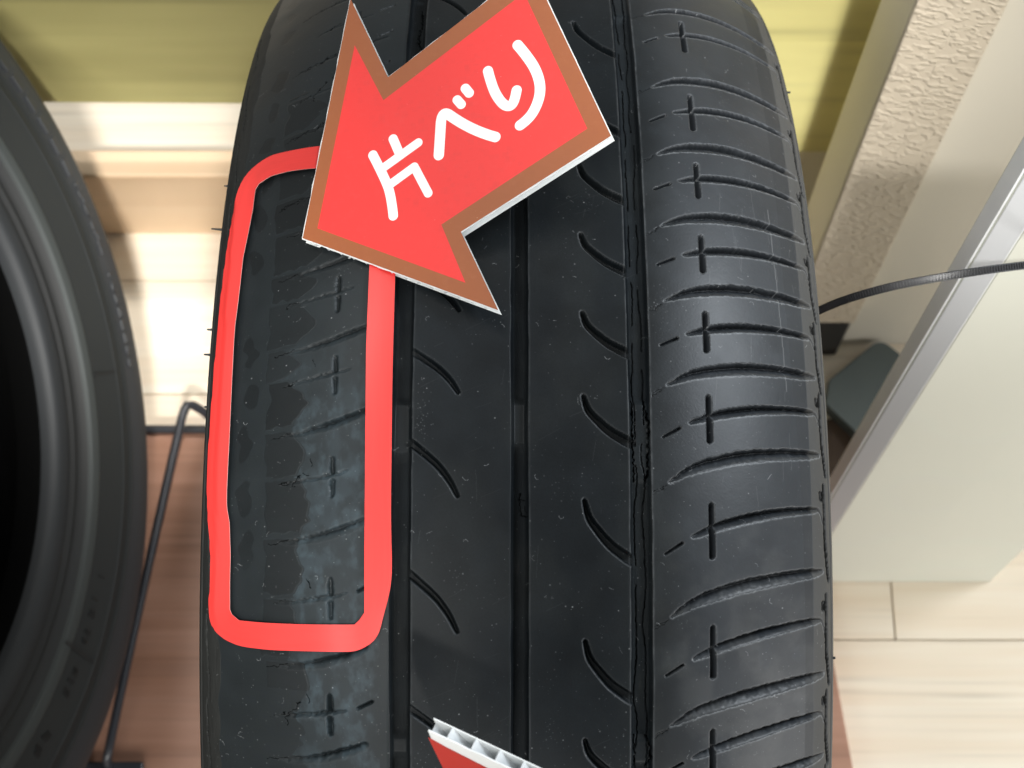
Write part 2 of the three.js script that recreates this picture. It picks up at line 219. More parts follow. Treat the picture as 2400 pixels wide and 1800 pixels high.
  LSLOT.forEach((s, k) => { const w = (s > 540 ? 0.22 : s < 360 ? 1.2 : 1) * (0.7 + 0.5 * hash(k, 5, 13));
    cut([[-77.5, s - 2, 0.5, 0.4 * w], [-71, s - 1.4, 2.6, 1.2 * w], [-62, s + 0.4, 3.6, 1.9 * w], [-54, s + 3, 3.8, 2.1 * w], [-49.2, s + 5, 3, 1.6 * w]], { rough: 0.6, lean: 0.8, wall: 1.0, dirtShade: 0.75, edge: 0.3 });
    crack([[-75, s - 1], [-79, s - 2.2], [-82, s - 2.4]], 0.4, 0.5);
    if (s > 520) { crack([[-84, s - 4], [-78, s - 2.5], [-74, s - 2.2], [-69, s + 0.8], [-62, s + 2]], 0.45, 0.5, 1.6); crack([[-73, s - 3], [-71, s + 1]], 0.4, 0.6); }
  });
  for (const s of [560, 585, 605, 625, 645, 665]) { cut([[-52, s, 0.8, 1.1], [-47, s + 2.6, 1.0, 1.1]], { wall: 0.3, dirtShade: 0.5, rough: 0.4 }); crack([[-66, s - 6], [-60, s - 4], [-57, s - 4.6]], 0.4, 0.5, 1.4); }
  // left edge seams
  LSLOT.forEach((s, k) => { cut([[-106.5, s + 14, 0.9, 1], [-106.2, s + 4, 0.7, 1], [-104.8, s - 9, 0.6, 0.8], [-104.6, s - 14, 0.5, 0.6]], { wall: 0.3, dirtShade: 0.45, rough: 0.8 }); cut([[-104.5, s - 8, 0.6, 0.7], [-104.8, s - 20, 0.5, 0.6]], { wall: 0.3, dirtShade: 0.5, rough: 0.8 }); });
  for (const sg of [1, -1]) { const a = []; for (let s = 312; s < 718; s += 6) a.push([sg * (111.4 + 0.3 * noise(s * 0.2, sg, 4)), s, 1.3, 1.3]); for (let k = 0; k + 7 < a.length; k += 6) cut(a.slice(k, k + 8), { wall: 0.3, dirtShade: 0.3 }); }
}
// colour, roughness and fine relief of the rubber
const COLR = new Float32Array(NW * NH * 4);
const PATCH = [...LPLUS.map((s) => [s, 0]), ...LSLOT.map((s) => [s, 1])].sort((a, b) => a[0] - b[0]).map((p) => p[0]);
for (let j = 0; j < NH; j++) {
  const s = S0 + j * CELL; let k = PATCH.findIndex((p) => p > s); if (k < 1) k = 1; const pa = PATCH[k - 1], pb = PATCH[k] ?? pa + 16, ph = (s - pa) / (pb - pa);
  for (let i = 0; i < NW; i++) {
    const u = U0 + i * CELL, q = j * NW + i; const n1 = fbm(u * 0.09, s * 0.09, 11, 3), n2 = noise(u * 2.2, s * 2.2, 14), n3 = noise(u * 0.6, s * 0.6, 15);
    let c = [0.0058, 0.0082, 0.0102], ro = 0.4 + 0.1 * n1; const fg = 0.86 + 0.28 * noise(u * 3.1, s * 3.1, 18); c = c.map((x) => x * fg); let b = 0.022 * n2 + 0.015 * n3;
    const t = 0.72 + 0.56 * n1, br = smooth(0.45, 0.75, fbm(u * 0.05, s * 0.035, 52, 4)); c = [c[0] * t * (1 + 0.6 * br), c[1] * t * (1 + 0.42 * br), c[2] * t * (1 + 0.28 * br)];
    if (u > 43) { const d = smooth(43, 62, u); c = [mix(c[0], 0.022, d), mix(c[1], 0.0255, d), mix(c[2], 0.030, d)].map((x) => x * (0.82 + 0.36 * n1)); const m = smooth(0.62, 0.7, fbm(u * 0.16, s * 0.16, 21, 4)); c = c.map((x) => x * (1 + 0.12 * m)); const wm = smooth(450, 380, s) * smooth(0.35, 0.7, fbm(u * 0.12, s * 0.12, 49, 4)); c = [c[0] * (1 + 0.75 * wm), c[1] * (1 + 0.62 * wm), c[2] * (1 + 0.48 * wm)]; ro = 0.38 + 0.1 * n1; if (u > 99.2) { const e = smooth(99.2, 99.5, u); c = [mix(c[0], 0.05, e), mix(c[1], 0.05, e), mix(c[2], 0.049, e)]; ro = mix(ro, 0.62, e); } else if (u > 93 + 3 * (1 - smooth(400, 520, s))) { c = c.map((x) => x * 0.8); ro += 0.06; }
    }
    if (u < -41.2) {
      c = [0.0128, 0.0166, 0.0186].map((x) => x * (0.8 + 0.45 * n1));
      const lo = -84 - 2.2 * noise(s * 0.2, 1, 31) + 3 * hash(k, 4, 32), hi = -66 - 7 * hash(k, 3, 32) - 2.6 * Math.abs(ph - 0.5) ** 1.4 * (3 + 4 * smooth(430, 470, s)) + 2.4 * (noise(s * 0.5, 2, 33) - 0.5);
      const e = Math.min(u - lo, hi - u, (ph - 0.07) * (pb - pa) + 1.6 * (noise(u * 0.5, k, 34) - 0.4), (0.97 - ph) * (pb - pa));
      if (e > -0.6 && s > 366 && s < 600) { const m = smooth(-0.1, 0.25, e); c = c.map((x) => x * mix(1, 0.5 + 0.25 * hash(k, 9, 32), m)); ro = mix(ro, 0.5, m); b += 0.1 * m; if (Math.abs(e) < 0.25) c = c.map((x) => x * (0.9 + 0.5 * noise(u * 0.7, s * 0.7, 35))); }
      else if (u > hi && u < -44 && s < 520) { const l = smooth(520, 400, s) * smooth(-44, -52, u); const st = smooth(0.45, 0.8, fbm(u * 0.36, s * 0.24, 36, 5)) * smooth(500, 440, s); const bl = smooth(0.5, 0.75, fbm(u * 0.2, s * 0.13, 47, 4)) * smooth(490, 430, s) * smooth(-44, -50, u); c = [c[0] * (1 + 0.35 * l + 1.1 * st + 0.6 * bl), c[1] * (1 + 0.42 * l + 1.25 * st + 0.7 * bl), c[2] * (1 + 0.45 * l + 1.35 * st + 0.78 * bl)]; ro += 0.03; }
      const on = Math.floor((s + 4) / 18.5), oh = ((s + 4) % 18.5) - 9 + 3 * (hash(on, 1, 61) - 0.5), ov = Math.hypot((u + 90.6 + 2.2 * (hash(on, 2, 61) - 0.5) + 2.4 * (noise(s * 0.3, 4, 37) - 0.5)) / (1.9 + 1.1 * hash(on, 3, 61)), oh / (4.2 + 3.2 * hash(on, 4, 61))) + (hash(on, 5, 61) < 0.2 ? 1 : 0); const om = smooth(1.05, 0.9, ov) * smooth(395, 420, s); if (om > 0) { c = c.map((x) => x * mix(1, 0.62, om)); b -= 0.05 * om; }
      if (u < -99.5 + 1.6 * (noise(s * 0.12, 3, 38) - 0.5)) { c = [0.0165, 0.0175, 0.0165].map((x) => x * (0.7 + 0.6 * fbm(u * 0.5, s * 0.12, 39, 3))); b += 0.15 * noise(u * 1.2, s * 0.22, 40); ro = 0.68; }
    }
    const dd = DIRT_SHADE[q]; c = c.map((x) => x * dd); const lf = LIFT[q]; if (lf > 0) { const w = clamp(lf) * (u > 45 ? 0.11 : 0.055) * (u < -41 ? 0.4 : 1); c = [c[0] + w, c[1] + w * 1.05, c[2] + w * 1.1]; }
    if (H[q] > 2.8 && (Math.abs(u + 37.6) < 3.6 || Math.abs(u - 1) < 3.2 || Math.abs(u - 40.2) < 3.8)) { ro = 0.8; b += 0.14 * noise(u * 3, s * 0.4, 41); const w = smooth(0.6, 0.85, fbm(u * 0.6, s * 0.13, 42, 3)); c = [c[0] * (1 + w * 0.5), c[1] * (1 + 0.4 * w), c[2] * (1 + 0.3 * w)]; }
    COLR[q * 4] = c[0]; COLR[q * 4 + 1] = c[1]; COLR[q * 4 + 2] = c[2]; COLR[q * 4 + 3] = clamp(ro, 0.2, 1); B[q] += b;
  }
}
{ // lint, dust specks, hairs and scratches lying on the rubber
  const dot = (u, s, r, v) => { const i0 = Math.round((u - U0) / CELL), j0 = Math.round((s - S0) / CELL), m = Math.ceil(r / CELL); for (let j = -m; j <= m; j++) for (let i = -m; i <= m; i++) { const x = i0 + i, y = j0 + j; if (x < 0 || y < 0 || x >= NW || y >= NH) continue; const a = clamp(1.2 - Math.hypot(i, j) * CELL / r) * v, q = (y * NW + x) * 4; for (let k = 0; k < 3; k++) COLR[q + k] = mix(COLR[q + k], [0.40, 0.41, 0.42][k], a); } };
  for (let n = 0; n < 2600; n++) { const u = mix(-108, 108, rnd()), s = mix(330, 700, Math.pow(rnd(), 1.5)); dot(u, s, 0.16 + 0.14 * rnd() ** 3, 0.1 + 0.6 * rnd() ** 4); }
  for (let n = 0; n < 150; n++) { let u = mix(-104, 104, rnd()), s = mix(330, 640, rnd()), a = rnd() * 6.3, l = 3 + rnd() * 7; const v = 0.12 + 0.4 * rnd(), tw = (rnd() - 0.5) * 0.9; for (let k = 0; k < l; k++) { dot(u, s, 0.17, v); u += 0.26 * Math.cos(a); s += 0.26 * Math.sin(a); a += tw; } }
  for (let n = 0; n < 26; n++) { let u = mix(62, 98, rnd()), s = mix(430, 560, rnd()); const l = 10 + rnd() * 60, k = (rnd() - 0.5) * 0.25; for (let q = 0; q < l; q++) { dot(u, s, 0.16, 0.07); s -= 0.2; u += 0.2 * k; } }
  for (let n = 0; n < 70; n++) { let u = mix(-33, 36, rnd()), s = mix(345, 640, rnd()); const a = 0.5 + 0.35 * (rnd() - 0.5) + (n % 4 === 0 ? 1 : 0), l = 8 + rnd() * 45, v = 0.012 + 0.03 * rnd(); for (let q = 0; q < l; q++) { dot(u, s, 0.16, v); u += 0.22 * Math.cos(a); s += 0.22 * Math.sin(a); } }
  for (let n = 0; n < 26; n++) { const u0 = mix(-60, 100, rnd()), s0 = mix(340, 600, rnd()), m = 6 + rnd() * 22; for (let q = 0; q < m; q++) dot(u0 + 5 * (rnd() + rnd() - 1), s0 + 7 * (rnd() + rnd() - 1), 0.14 + 0.1 * rnd(), 0.05 + 0.14 * rnd()); }
  for (let s = 470; s < 545; s += 0.2) dot(91.5 - (s - 470) * 0.03 + 0.2 * noise(s * 0.3, 0, 9), s, 0.22, 0.14);
  for (let n = 0; n < 60; n++) { dot(-31 + 5 * (rnd() - 0.5) * (n % 3 ? 0.6 : 2), 470 - rnd() * 26, 0.22, 0.25 * rnd()); }
}
const colTex = (() => { const d = new Uint8Array(NW * NH * 4); for (let q = 0; q < NW * NH; q++) { for (let k = 0; k < 3; k++) d[q * 4 + k] = toS(COLR[q * 4 + k]); d[q * 4 + 3] = 255; } const t = new THREE.DataTexture(d, NW, NH, THREE.RGBAFormat); t.colorSpace = THREE.SRGBColorSpace; return t; })();
const auxTex = (() => { const d = new Uint8Array(NW * NH * 4); for (let q = 0; q < NW * NH; q++) { d[q * 4] = clamp(0.5 + B[q] * 1.5) * 255; d[q * 4 + 1] = COLR[q * 4 + 3] * 255; d[q * 4 + 2] = 0; d[q * 4 + 3] = 255 * clamp((DIRT_SHADE[q] - 0.1) * 1.15, 0.05, 1) * (q % NW > 855 ? 1 : q % NW > 430 ? 0.55 : 0.75); } return new THREE.DataTexture(d, NW, NH, THREE.RGBAFormat); })();
const bmpTex = (() => { const d = new Uint8Array(NW * NH * 4); for (let q = 0; q < NW * NH; q++) { d[q * 4] = d[q * 4 + 1] = d[q * 4 + 2] = clamp(0.4 + B[q] * 1.2) * 255; d[q * 4 + 3] = 255; } return new THREE.DataTexture(d, NW, NH, THREE.RGBAFormat); })();
for (const t of [colTex, auxTex, bmpTex]) { t.magFilter = t.minFilter = THREE.LinearFilter; t.wrapS = THREE.RepeatWrapping; t.wrapT = THREE.RepeatWrapping; t.needsUpdate = true; }
const treadMat = new THREE.MeshPhysicalMaterial({ specularIntensity: 0.85, specularIntensityMap: auxTex, map: colTex, roughnessMap: auxTex, roughness: 1, bumpMap: bmpTex, bumpScale: 0.00055 });
const sideMat = std({ color: col(0.017, 0.018, 0.018), roughness: 0.6 });

const tyre = thing('worn_tyre', 'worn black car tyre standing tread to the front, under the red arrow and red frame', 'tyre', [TC.x, TC.y - 0.31, TC.z]);
const sampleH = (u, s) => { const x = clamp((u - U0) / CELL, 0, NW - 1.001); let y = (s - S0) / CELL; if (y < 0) y += NH; if (y > NH - 1.001 && y < NH) y = NH - 1.001; if (y < 0 || y > NH - 1.001) { for (const [a, b, d] of [[-41, -34.2, 4.4], [-2, 3.9, 4.4], [36.6, 43.8, 3.4]]) if (u > a && u < b) return d * smooth(0, 1.25, Math.min(u - a, b - u)); return 0; } const i = x | 0, j = y | 0, fx = x - i, fy = y - j, q = j * NW + i; return mix(mix(H[q], H[q + 1], fx), mix(H[q + NW], H[q + NW + 1], fx), fy); };
function onTread(u, s, lift = 0) { const [x, r, nx, nr] = profile(u), ph = s / R, rr = (r + lift * nr) / 1000; return V((x + lift * nx) / 1000, 0.31 + rr * Math.sin(ph), rr * Math.cos(ph)); }   // in the tyre's own axes
{
  const us = []; for (let u = -UMAX; u < UMAX;) { us.push(u); u += [-41, -34.2, -2, 3.9, 36.6, 43.8].some((e) => Math.abs(u - e) < 1.3) || (u > 36 && u < 44) ? 0.24 : 0.44; } us.push(UMAX);
  const ss = []; const SB = 232; for (let s = SB; s <= S0 + (NH - 2) * CELL; s += 0.45) ss.push(s); const fine = ss.length; const end = SB + 2 * Math.PI * R, s1 = ss[fine - 1]; const nc = 110; for (let k = 1; k <= nc; k++) ss.push(mix(s1, end, k / nc));
  const nu = us.length, ns = ss.length, P = new Float32Array(nu * ns * 3), N = new Float32Array(nu * ns * 3), UV = new Float32Array(nu * ns * 2);
  for (let j = 0; j < ns; j++) { const s = ss[j], last = j === ns - 1, cs = Math.cos(s / R), sn = Math.sin(s / R); for (let i = 0; i < nu; i++) { const [x, r, nx, nr] = profile(us[i]), h = -sampleH(us[i], last ? SB : s), rr = (r + h * nr) / 1000, k = j * nu + i; P[3 * k] = (x + h * nx) / 1000; P[3 * k + 1] = 0.31 + rr * sn; P[3 * k + 2] = rr * cs; UV[2 * k] = (us[i] - U0) / (NW * CELL); UV[2 * k + 1] = (s - S0) / (NH * CELL); } }
  const a = V(), b = V(), at = (k, v) => v.set(P[3 * k], P[3 * k + 1], P[3 * k + 2]), t = V();
  for (let j = 0; j < ns; j++) for (let i = 0; i < nu; i++) { const jm = j === 0 ? ns - 2 : j - 1, jp = j === ns - 1 ? 1 : j + 1; at(j * nu + Math.min(nu - 1, i + 1), a).sub(at(j * nu + Math.max(0, i - 1), t)); at(jp * nu + i, b).sub(at(jm * nu + i, t)); a.cross(b).normalize(); const k = 3 * (j * nu + i); N[k] = a.x; N[k + 1] = a.y; N[k + 2] = a.z; }
  const slice = (name, ua, ub, label) => {
    let i0 = us.findIndex((u) => u >= ua - 1e-6), i1 = us.findIndex((u) => u >= ub - 1e-6); if (i1 < 0) i1 = nu - 1; const w = i1 - i0 + 1, n = w * ns, p = new Float32Array(n * 3), no = new Float32Array(n * 3), uv = new Float32Array(n * 2), id = new Uint32Array((w - 1) * (ns - 1) * 6);
    for (let j = 0; j < ns; j++) for (let i = 0; i < w; i++) { const k = j * nu + i0 + i, q = j * w + i; p.set(P.subarray(3 * k, 3 * k + 3), 3 * q); no.set(N.subarray(3 * k, 3 * k + 3), 3 * q); uv.set(UV.subarray(2 * k, 2 * k + 2), 2 * q); }
    let c = 0; for (let j = 0; j < ns - 1; j++) for (let i = 0; i < w - 1; i++) { const A = j * w + i, Bq = A + 1, Cq = A + w, D = Cq + 1; id[c++] = A; id[c++] = Bq; id[c++] = D; id[c++] = A; id[c++] = D; id[c++] = Cq; }
    const g = new THREE.BufferGeometry(); g.setAttribute('position', new THREE.BufferAttribute(p, 3)); g.setAttribute('normal', new THREE.BufferAttribute(no, 3)); g.setAttribute('uv', new THREE.BufferAttribute(uv, 2)); g.setIndex(new THREE.BufferAttribute(id, 1));
    const m = mesh(name, g, treadMat, tyre); if (label) m.userData.label = label; return m;
  };
  slice('tyre_shoulder', -UMAX, -41.6, 'worn smooth shoulder with faint slots and scuffed patches'); slice('tread_groove', -41.6, -33.6); slice('tread_rib', -33.6, -2.6); slice('tread_groove', -2.6, 4.5); slice('tread_rib', 4.5, 36); slice('tread_groove', 36, 44.4, 'groove with long black cracks'); slice('tyre_shoulder', 44.4, UMAX, 'greyer shoulder with deep curved slots and plus-shaped cuts');
  const [ex, er] = profile(UMAX); const pr = [[ex, er], [ex + 0.6, er - 8], [ex + 0.6, er - 22], [ex - 3, er - 40], [ex - 9, er - 52], [ex - 15, er - 58], [ex - 19, er - 59], [ex - 22, er - 56], [ex - 18, er - 46], [ex - 11, er - 30], [ex - 9, er - 10], [ex - 16, er + 12], [ex - 40, er + 32], [0, er + 40]];
  for (const sg of [1, -1]) { const g = new THREE.LatheGeometry(pr.map(([x, r]) => new THREE.Vector2(r / 1000, sg * x / 1000)), 140); g.rotateZ(-Math.PI / 2); g.translate(0, 0.31, 0); const m = mesh('sidewall', g, sideMat.clone(), tyre); m.material.side = THREE.DoubleSide; }
  // rubber hairs on the left edge
  for (const [s, l] of [[551, 4.2], [503, 2.2], [492, 2.6], [575, 1.6], [470, 1.2]]) { const g = new THREE.CylinderGeometry(0.0003, 0.00055, l / 1000, 6); g.translate(0, l / 2000, 0); const m = mesh('rubber_hair', g, sideMat, tyre), p = onTread(-114, s, -0.3), n = onTread(-114, s, 5).sub(p).normalize().lerp(V(-1, 0.05, 0), 0.6).normalize(); m.position.copy(p); m.quaternion.setFromUnitVectors(V(0, 1, 0), n); }
  for (const [s, l] of [[640, 1.5], [372, 1.2]]) { const g = new THREE.CylinderGeometry(0.0004, 0.0006, l / 1000, 6); g.translate(0, l / 2000, 0); const m = mesh('rubber_hair', g, sideMat, tyre), p = onTread(114, s, -0.3); m.position.copy(p); m.quaternion.setFromUnitVectors(V(0, 1, 0), V(1, 0.1, 0).normalize()); }
}

// ---------- red card frame on the worn shoulder ----------
{
  const OUT = { left: [[-94.6, 568.3], [-98, 564.4], [-99.7, 556.8], [-100.5, 547.7], [-101.3, 533.9], [-102.1, 522.6], [-102.4, 505.8], [-102.5, 488], [-102.9, 471.8], [-103.1, 458.1], [-103.6, 442.7], [-103.4, 433.5], [-102.6, 423.2], [-101.5, 414.5], [-101, 406.1], [-101.6, 394.9], [-102.1, 387.6]], bl: [[-102.1, 387.6], [-99.9, 383.9], [-96.1, 381.2], [-90, 379.5]], bot: [[-90, 379.5], [-79.1, 379.1], [-68.1, 379.4], [-51.3, 379.8]], br: [[-51.3, 379.8], [-48.8, 381.1], [-45.6, 383.1], [-43.8, 386.2], [-42.7, 391.4]], right: [[-42.7, 391.4], [-40.9, 397.3], [-39.9, 403.7], [-40.5, 421.1], [-40.6, 431.1], [-40.6, 441.2], [-40.8, 467.2], [-40.8, 490.3], [-40.8, 506.4], [-41.1, 540.5]], tr: [[-41.1, 540.5], [-42.6, 551.9], [-49.7, 560.4]], top: [[-49.7, 560.4], [-70.5, 565.5], [-79.9, 567.6]], tl: [[-79.9, 567.6], [-88.3, 569.7], [-94.6, 568.3]] };
  const INN = { left: [[-91.5, 557.5], [-92.8, 555.3], [-93, 546.2], [-94, 535.4], [-95.2, 524.8], [-95.6, 506.2], [-96, 496.8], [-95.9, 481.4], [-95.9, 470.5], [-95.8, 450.7], [-96.1, 433.8], [-96, 428.2], [-95, 422.7], [-94.4, 411.5], [-94.4, 400.7], [-94.2, 391.9]], bl: [[-94.2, 391.9], [-93.4, 390.3], [-90.7, 388.4]], bot: [[-90.7, 388.4], [-81, 388.1], [-70.3, 388.1], [-51.8, 388.5]], br: [[-51.8, 388.5], [-50.3, 389.9], [-48.7, 392.3]], right: [[-48.7, 392.3], [-48.9, 416.1], [-49, 436.2], [-49.3, 462.1], [-49.6, 479.4], [-49.5, 502.1], [-49.5, 510.3], [-49.4, 539.1]], tr: [[-49.4, 539.1], [-50.2, 544.7], [-53.8, 549.1]], top: [[-53.8, 549.1], [-71.2, 555.2], [-80.6, 557.6]], tl: [[-80.6, 557.6], [-87.1, 558.7], [-91.5, 557.5]] };
  const resample = (p, n) => { const L = [0]; for (let i = 1; i < p.length; i++) L.push(L[i - 1] + Math.hypot(p[i][0] - p[i - 1][0], p[i][1] - p[i - 1][1])); return [...Array(n)].map((_, k) => { const d = L[L.length - 1] * k / n; let i = 1; while (L[i] < d) i++; const t = (d - L[i - 1]) / (L[i] - L[i - 1] || 1); return [mix(p[i - 1][0], p[i][0], t), mix(p[i - 1][1], p[i][1], t)]; }); };
  const cnt = { left: 70, bl: 14, bot: 26, br: 14, right: 64, tr: 12, top: 18, tl: 14 }, o = [], n = []; for (const k of Object.keys(OUT)) { o.push(...resample(OUT[k], cnt[k])); n.push(...resample(INN[k], cnt[k])); }
  for (let it = 0; it < 4; it++) for (const L of [o]) { const q = L.map((p, i) => { const a = L[(i + L.length - 1) % L.length], b = L[(i + 1) % L.length]; return [(a[0] + 2 * p[0] + b[0]) / 4, (a[1] + 2 * p[1] + b[1]) / 4]; }); q.forEach((p, i) => { L[i] = p; }); }
  const M = o.length, K = 8; const base = V(TC.x, TC.y - 0.31, TC.z);
  const pos = (i, f, low) => { i = ((i % M) + M) % M; const a = o[i], b = n[i], x = mix(a[0], b[0], f), s = mix(a[1], b[1], f); let h = 1.0 + 0.7 * fbm(s * 0.02, x * 0.012, 151, 2) + 0.12 * Math.sin(s * 0.07); h += 0.7 * smooth(-93, -101, x) * smooth(380, 395, s); if (s < 395) h += 0.22 * Math.sin(x * 0.2) * smooth(395, 388, s); return onTread(xToU(x), s, h - (low ? 0.16 : 0)).add(base); };
  const geo = (low) => grid(M, K, (a, b) => pos(Math.round(a * M), b, low));
  const fr = thing('frame_card', 'red rectangular card frame with rounded corners stuck on the worn tyre shoulder', 'card frame', [0, 0, 0]);
  const red = new THREE.MeshPhysicalMaterial({ map: texture(256, 256, (u, v) => { const q = 0.94 + 0.12 * fbm(u * 30, v * 8, 45, 3); return [0.84 * q, 0.05 * q, 0.044 * q]; }), roughness: 0.34, side: THREE.DoubleSide });
  mesh('card', geo(false), red, fr);
  const white = std({ color: col(0.5, 0.3, 0.28), roughness: 0.8, side: THREE.DoubleSide });
  for (const f of [0, 1]) mesh('cut_edge', grid(M, 1, (a, b) => pos(Math.round(a * M), f, b > 0.5)), white, fr);
  mesh('card_back', geo(true), white, fr);
}

// ---------- signs of fluted plastic board ----------
const liner = std({ color: col(0.80, 0.82, 0.82), roughness: 0.45, side: THREE.DoubleSide }), flute = new THREE.MeshPhysicalMaterial({ color: col(0.62, 0.65, 0.67), roughness: 0.5, side: THREE.DoubleSide });
function fluted(name, label, outline, printMap, mapBox, matrix, fluteAngle, printOutline, T = 4.2, pitch = 4.1) {   // outline in mm in the board's plane, face up +z
  const t = thing(name, label, 'sign', [0, 0, 0]); matrix.decompose(t.position, t.quaternion, t.scale);
  const shape = (o) => new THREE.Shape(o.map(([x, y]) => new THREE.Vector2(x / 1000, y / 1000)));
  const sheet = (o, z, d) => { const g = new THREE.ExtrudeGeometry(shape(o), { depth: d, bevelEnabled: false }); g.translate(0, 0, z); return g; };
  const wavy = (() => { const r = []; for (let k = 0; k < outline.length; k++) { const a = outline[k], b = outline[(k + 1) % outline.length], n = Math.max(2, Math.round(Math.hypot(b[0] - a[0], b[1] - a[1]) / 4)); for (let i = 0; i < n; i++) { const w = i ? 0.35 : 0; r.push([mix(a[0], b[0], i / n) + w * (rnd() - 0.5), mix(a[1], b[1], i / n) + w * (rnd() - 0.5)]); } } return r; })();
  mesh('back_sheet', sheet(outline, -T / 1000, 0.00035), liner, t); mesh('front_sheet', sheet(wavy, -0.0006, 0.0005), liner, t);
  const pf = new THREE.ExtrudeGeometry(shape(printOutline), { depth: 0.00012, bevelEnabled: false }); pf.translate(0, 0, 0); const p = pf.attributes.position, uv = pf.attributes.uv; for (let i = 0; i < p.count; i++) uv.setXY(i, (p.getX(i) * 1000 - mapBox[0]) / (mapBox[2] - mapBox[0]), (p.getY(i) * 1000 - mapBox[1]) / (mapBox[3] - mapBox[1]));
  mesh('printed_face', pf, new THREE.MeshPhysicalMaterial({ map: printMap, roughness: 0.4 }), t);
  const c = Math.cos(fluteAngle), s = Math.sin(fluteAngle), gs = []; const q = outline.map(([x, y]) => [x * c + y * s, -x * s + y * c]); let lo = Math.min(...q.map((a) => a[1])), hi = Math.max(...q.map((a) => a[1]));
  for (let y = lo + 0.7; y < hi; y += pitch) { const xs = []; for (let k = 0; k < q.length; k++) { const a = q[k], b = q[(k + 1) % q.length]; if ((a[1] < y) !== (b[1] < y)) xs.push(mix(a[0], b[0], (y - a[1]) / (b[1] - a[1]))); } xs.sort((a, b) => a - b);
    for (let k = 0; k + 1 < xs.length; k += 2) { const L = xs[k + 1] - xs[k] - 0.2; if (L < 0.5) continue; const g = new THREE.BoxGeometry(L / 1000, 0.0004, (T - 0.9) / 1000); g.rotateX(0.06); g.translate((xs[k] + xs[k + 1]) / 2000, y / 1000, -(T + 0.25) / 2000); g.rotateZ(fluteAngle); gs.push(g); } }
  mesh('fluted_core', mergeGeometries(gs), flute, t); return t;
}
function canvasTexture(w, h, draw) { const c = document.createElement('canvas'); c.width = w; c.height = h; draw(c.getContext('2d'), w, h); const t = new THREE.CanvasTexture(c); t.colorSpace = THREE.SRGBColorSpace; return t; }
{
  const outl = [[-39.9, 54.1], [-25.2, 21.9], [26.4, 57.3], [53.7, -8.9], [1.8, -37.8], [14.9, -66.5], [-55.1, -34.8]];
  const inner = [[-37.6, 35.5], [-26.5, 13.3], [20.5, 45.1], [22.5, 46.7], [24.6, 45.3], [45.4, -5.4], [-5, -34.4], [3.6, -55.7], [-49.4, -31.5]];
  const box = [-58, -70, 58, 62];
  const map = canvasTexture(1840, 2048, (g, w, h) => {
    const X = (p) => [(p[0] - box[0]) / (box[2] - box[0]) * w, (1 - (p[1] - box[1]) / (box[3] - box[1])) * h], k = w / (box[2] - box[0]);
    g.fillStyle = 'rgb(150,78,30)'; g.fillRect(0, 0, w, h); g.fillStyle = 'rgb(232,40,36)'; g.beginPath(); inner.forEach((p, i) => i ? g.lineTo(...X(p)) : g.moveTo(...X(p))); g.closePath(); g.fill();
    for (let n = 0; n < 5200; n++) { const a = rnd(); g.fillStyle = a < 0.5 ? 'rgba(255,220,200,0.010)' : 'rgba(60,0,0,0.011)'; const q = 3 + rnd() * 34; g.fillRect(rnd() * w, rnd() * h, q, q * (0.3 + rnd())); } for (let n = 0; n < 40; n++) { g.fillStyle = 'rgba(255,235,225,0.35)'; g.fillRect(rnd() * w, rnd() * h, 2 + rnd() * 5, 1 + rnd() * 3); } g.strokeStyle = 'rgb(250,250,248)'; g.lineJoin = g.lineCap = 'round';
    const stroke = (pts, wd) => { g.lineWidth = wd * k; g.beginPath(); const q = pts.map(X); g.moveTo(...q[0]); for (let i = 1; i < q.length - 1; i++) { const m = [(q[i][0] + q[i + 1][0]) / 2, (q[i][1] + q[i + 1][1]) / 2]; g.quadraticCurveTo(...q[i], ...(i === q.length - 2 ? q[i + 1] : m)); } if (q.length === 2) g.lineTo(...q[1]); g.stroke(); };
    stroke([[-29.9, -6.7], [-25.9, -14.6], [-23, -21.9], [-22.1, -29.6]], 3.4); stroke([[-22.7, -1.5], [-20.5, -6.7]], 3.3); stroke([[-25.9, -11.7], [-13.6, -3.9]], 3.1); g.lineWidth = 3.1 * k; g.beginPath(); g.moveTo(...X([-23.7, -18.3])); g.lineTo(...X([-14.9, -12.6])); g.lineTo(...X([-9.8, -22.7])); g.stroke();
    g.lineWidth = 3.7 * k; g.beginPath(); g.moveTo(...X([-6.2, -9.3])); g.lineTo(...X([-5.6, 2.3])); g.quadraticCurveTo(...X([-5.3, 7.3]), ...X([-2.6, 5])); g.quadraticCurveTo(...X([5, -1.5]), ...X([13.7, -4.9])); g.stroke();
    stroke([[0.1, 10.3], [1.6, 8.4]], 3.3); stroke([[3.0, 14.2], [4.4, 12.3]], 3.4);
    stroke([[11, 19.7], [12.6, 13], [15.7, 7.3], [18.4, 5.4], [20.4, 7.1], [21.1, 11.3]], 3.6); stroke([[21.5, 28], [25.9, 22], [28.9, 15.3], [29.5, 9.5], [27.8, 4.1], [25.1, 0.2], [22.3, -1.6]], 3.7);
  });
  const m = new THREE.Matrix4().makeBasis(V(0.9659, 0.2574, 0.0271), V(0, 0.1045, -0.9945), V(-0.2588, 0.9606, 0.101)); m.setPosition(-0.0188, 0.6581, -0.068);
  fluted('arrow_sign', 'red arrow sign with brown border and white Japanese lettering, pointing at the red frame', outl, map, box, m, Math.atan2(28.9, 51.9), outl.map(([x, y]) => [x * 0.993, y * 0.993]));
  // clear adhesive tab at the arrow's right edge
}
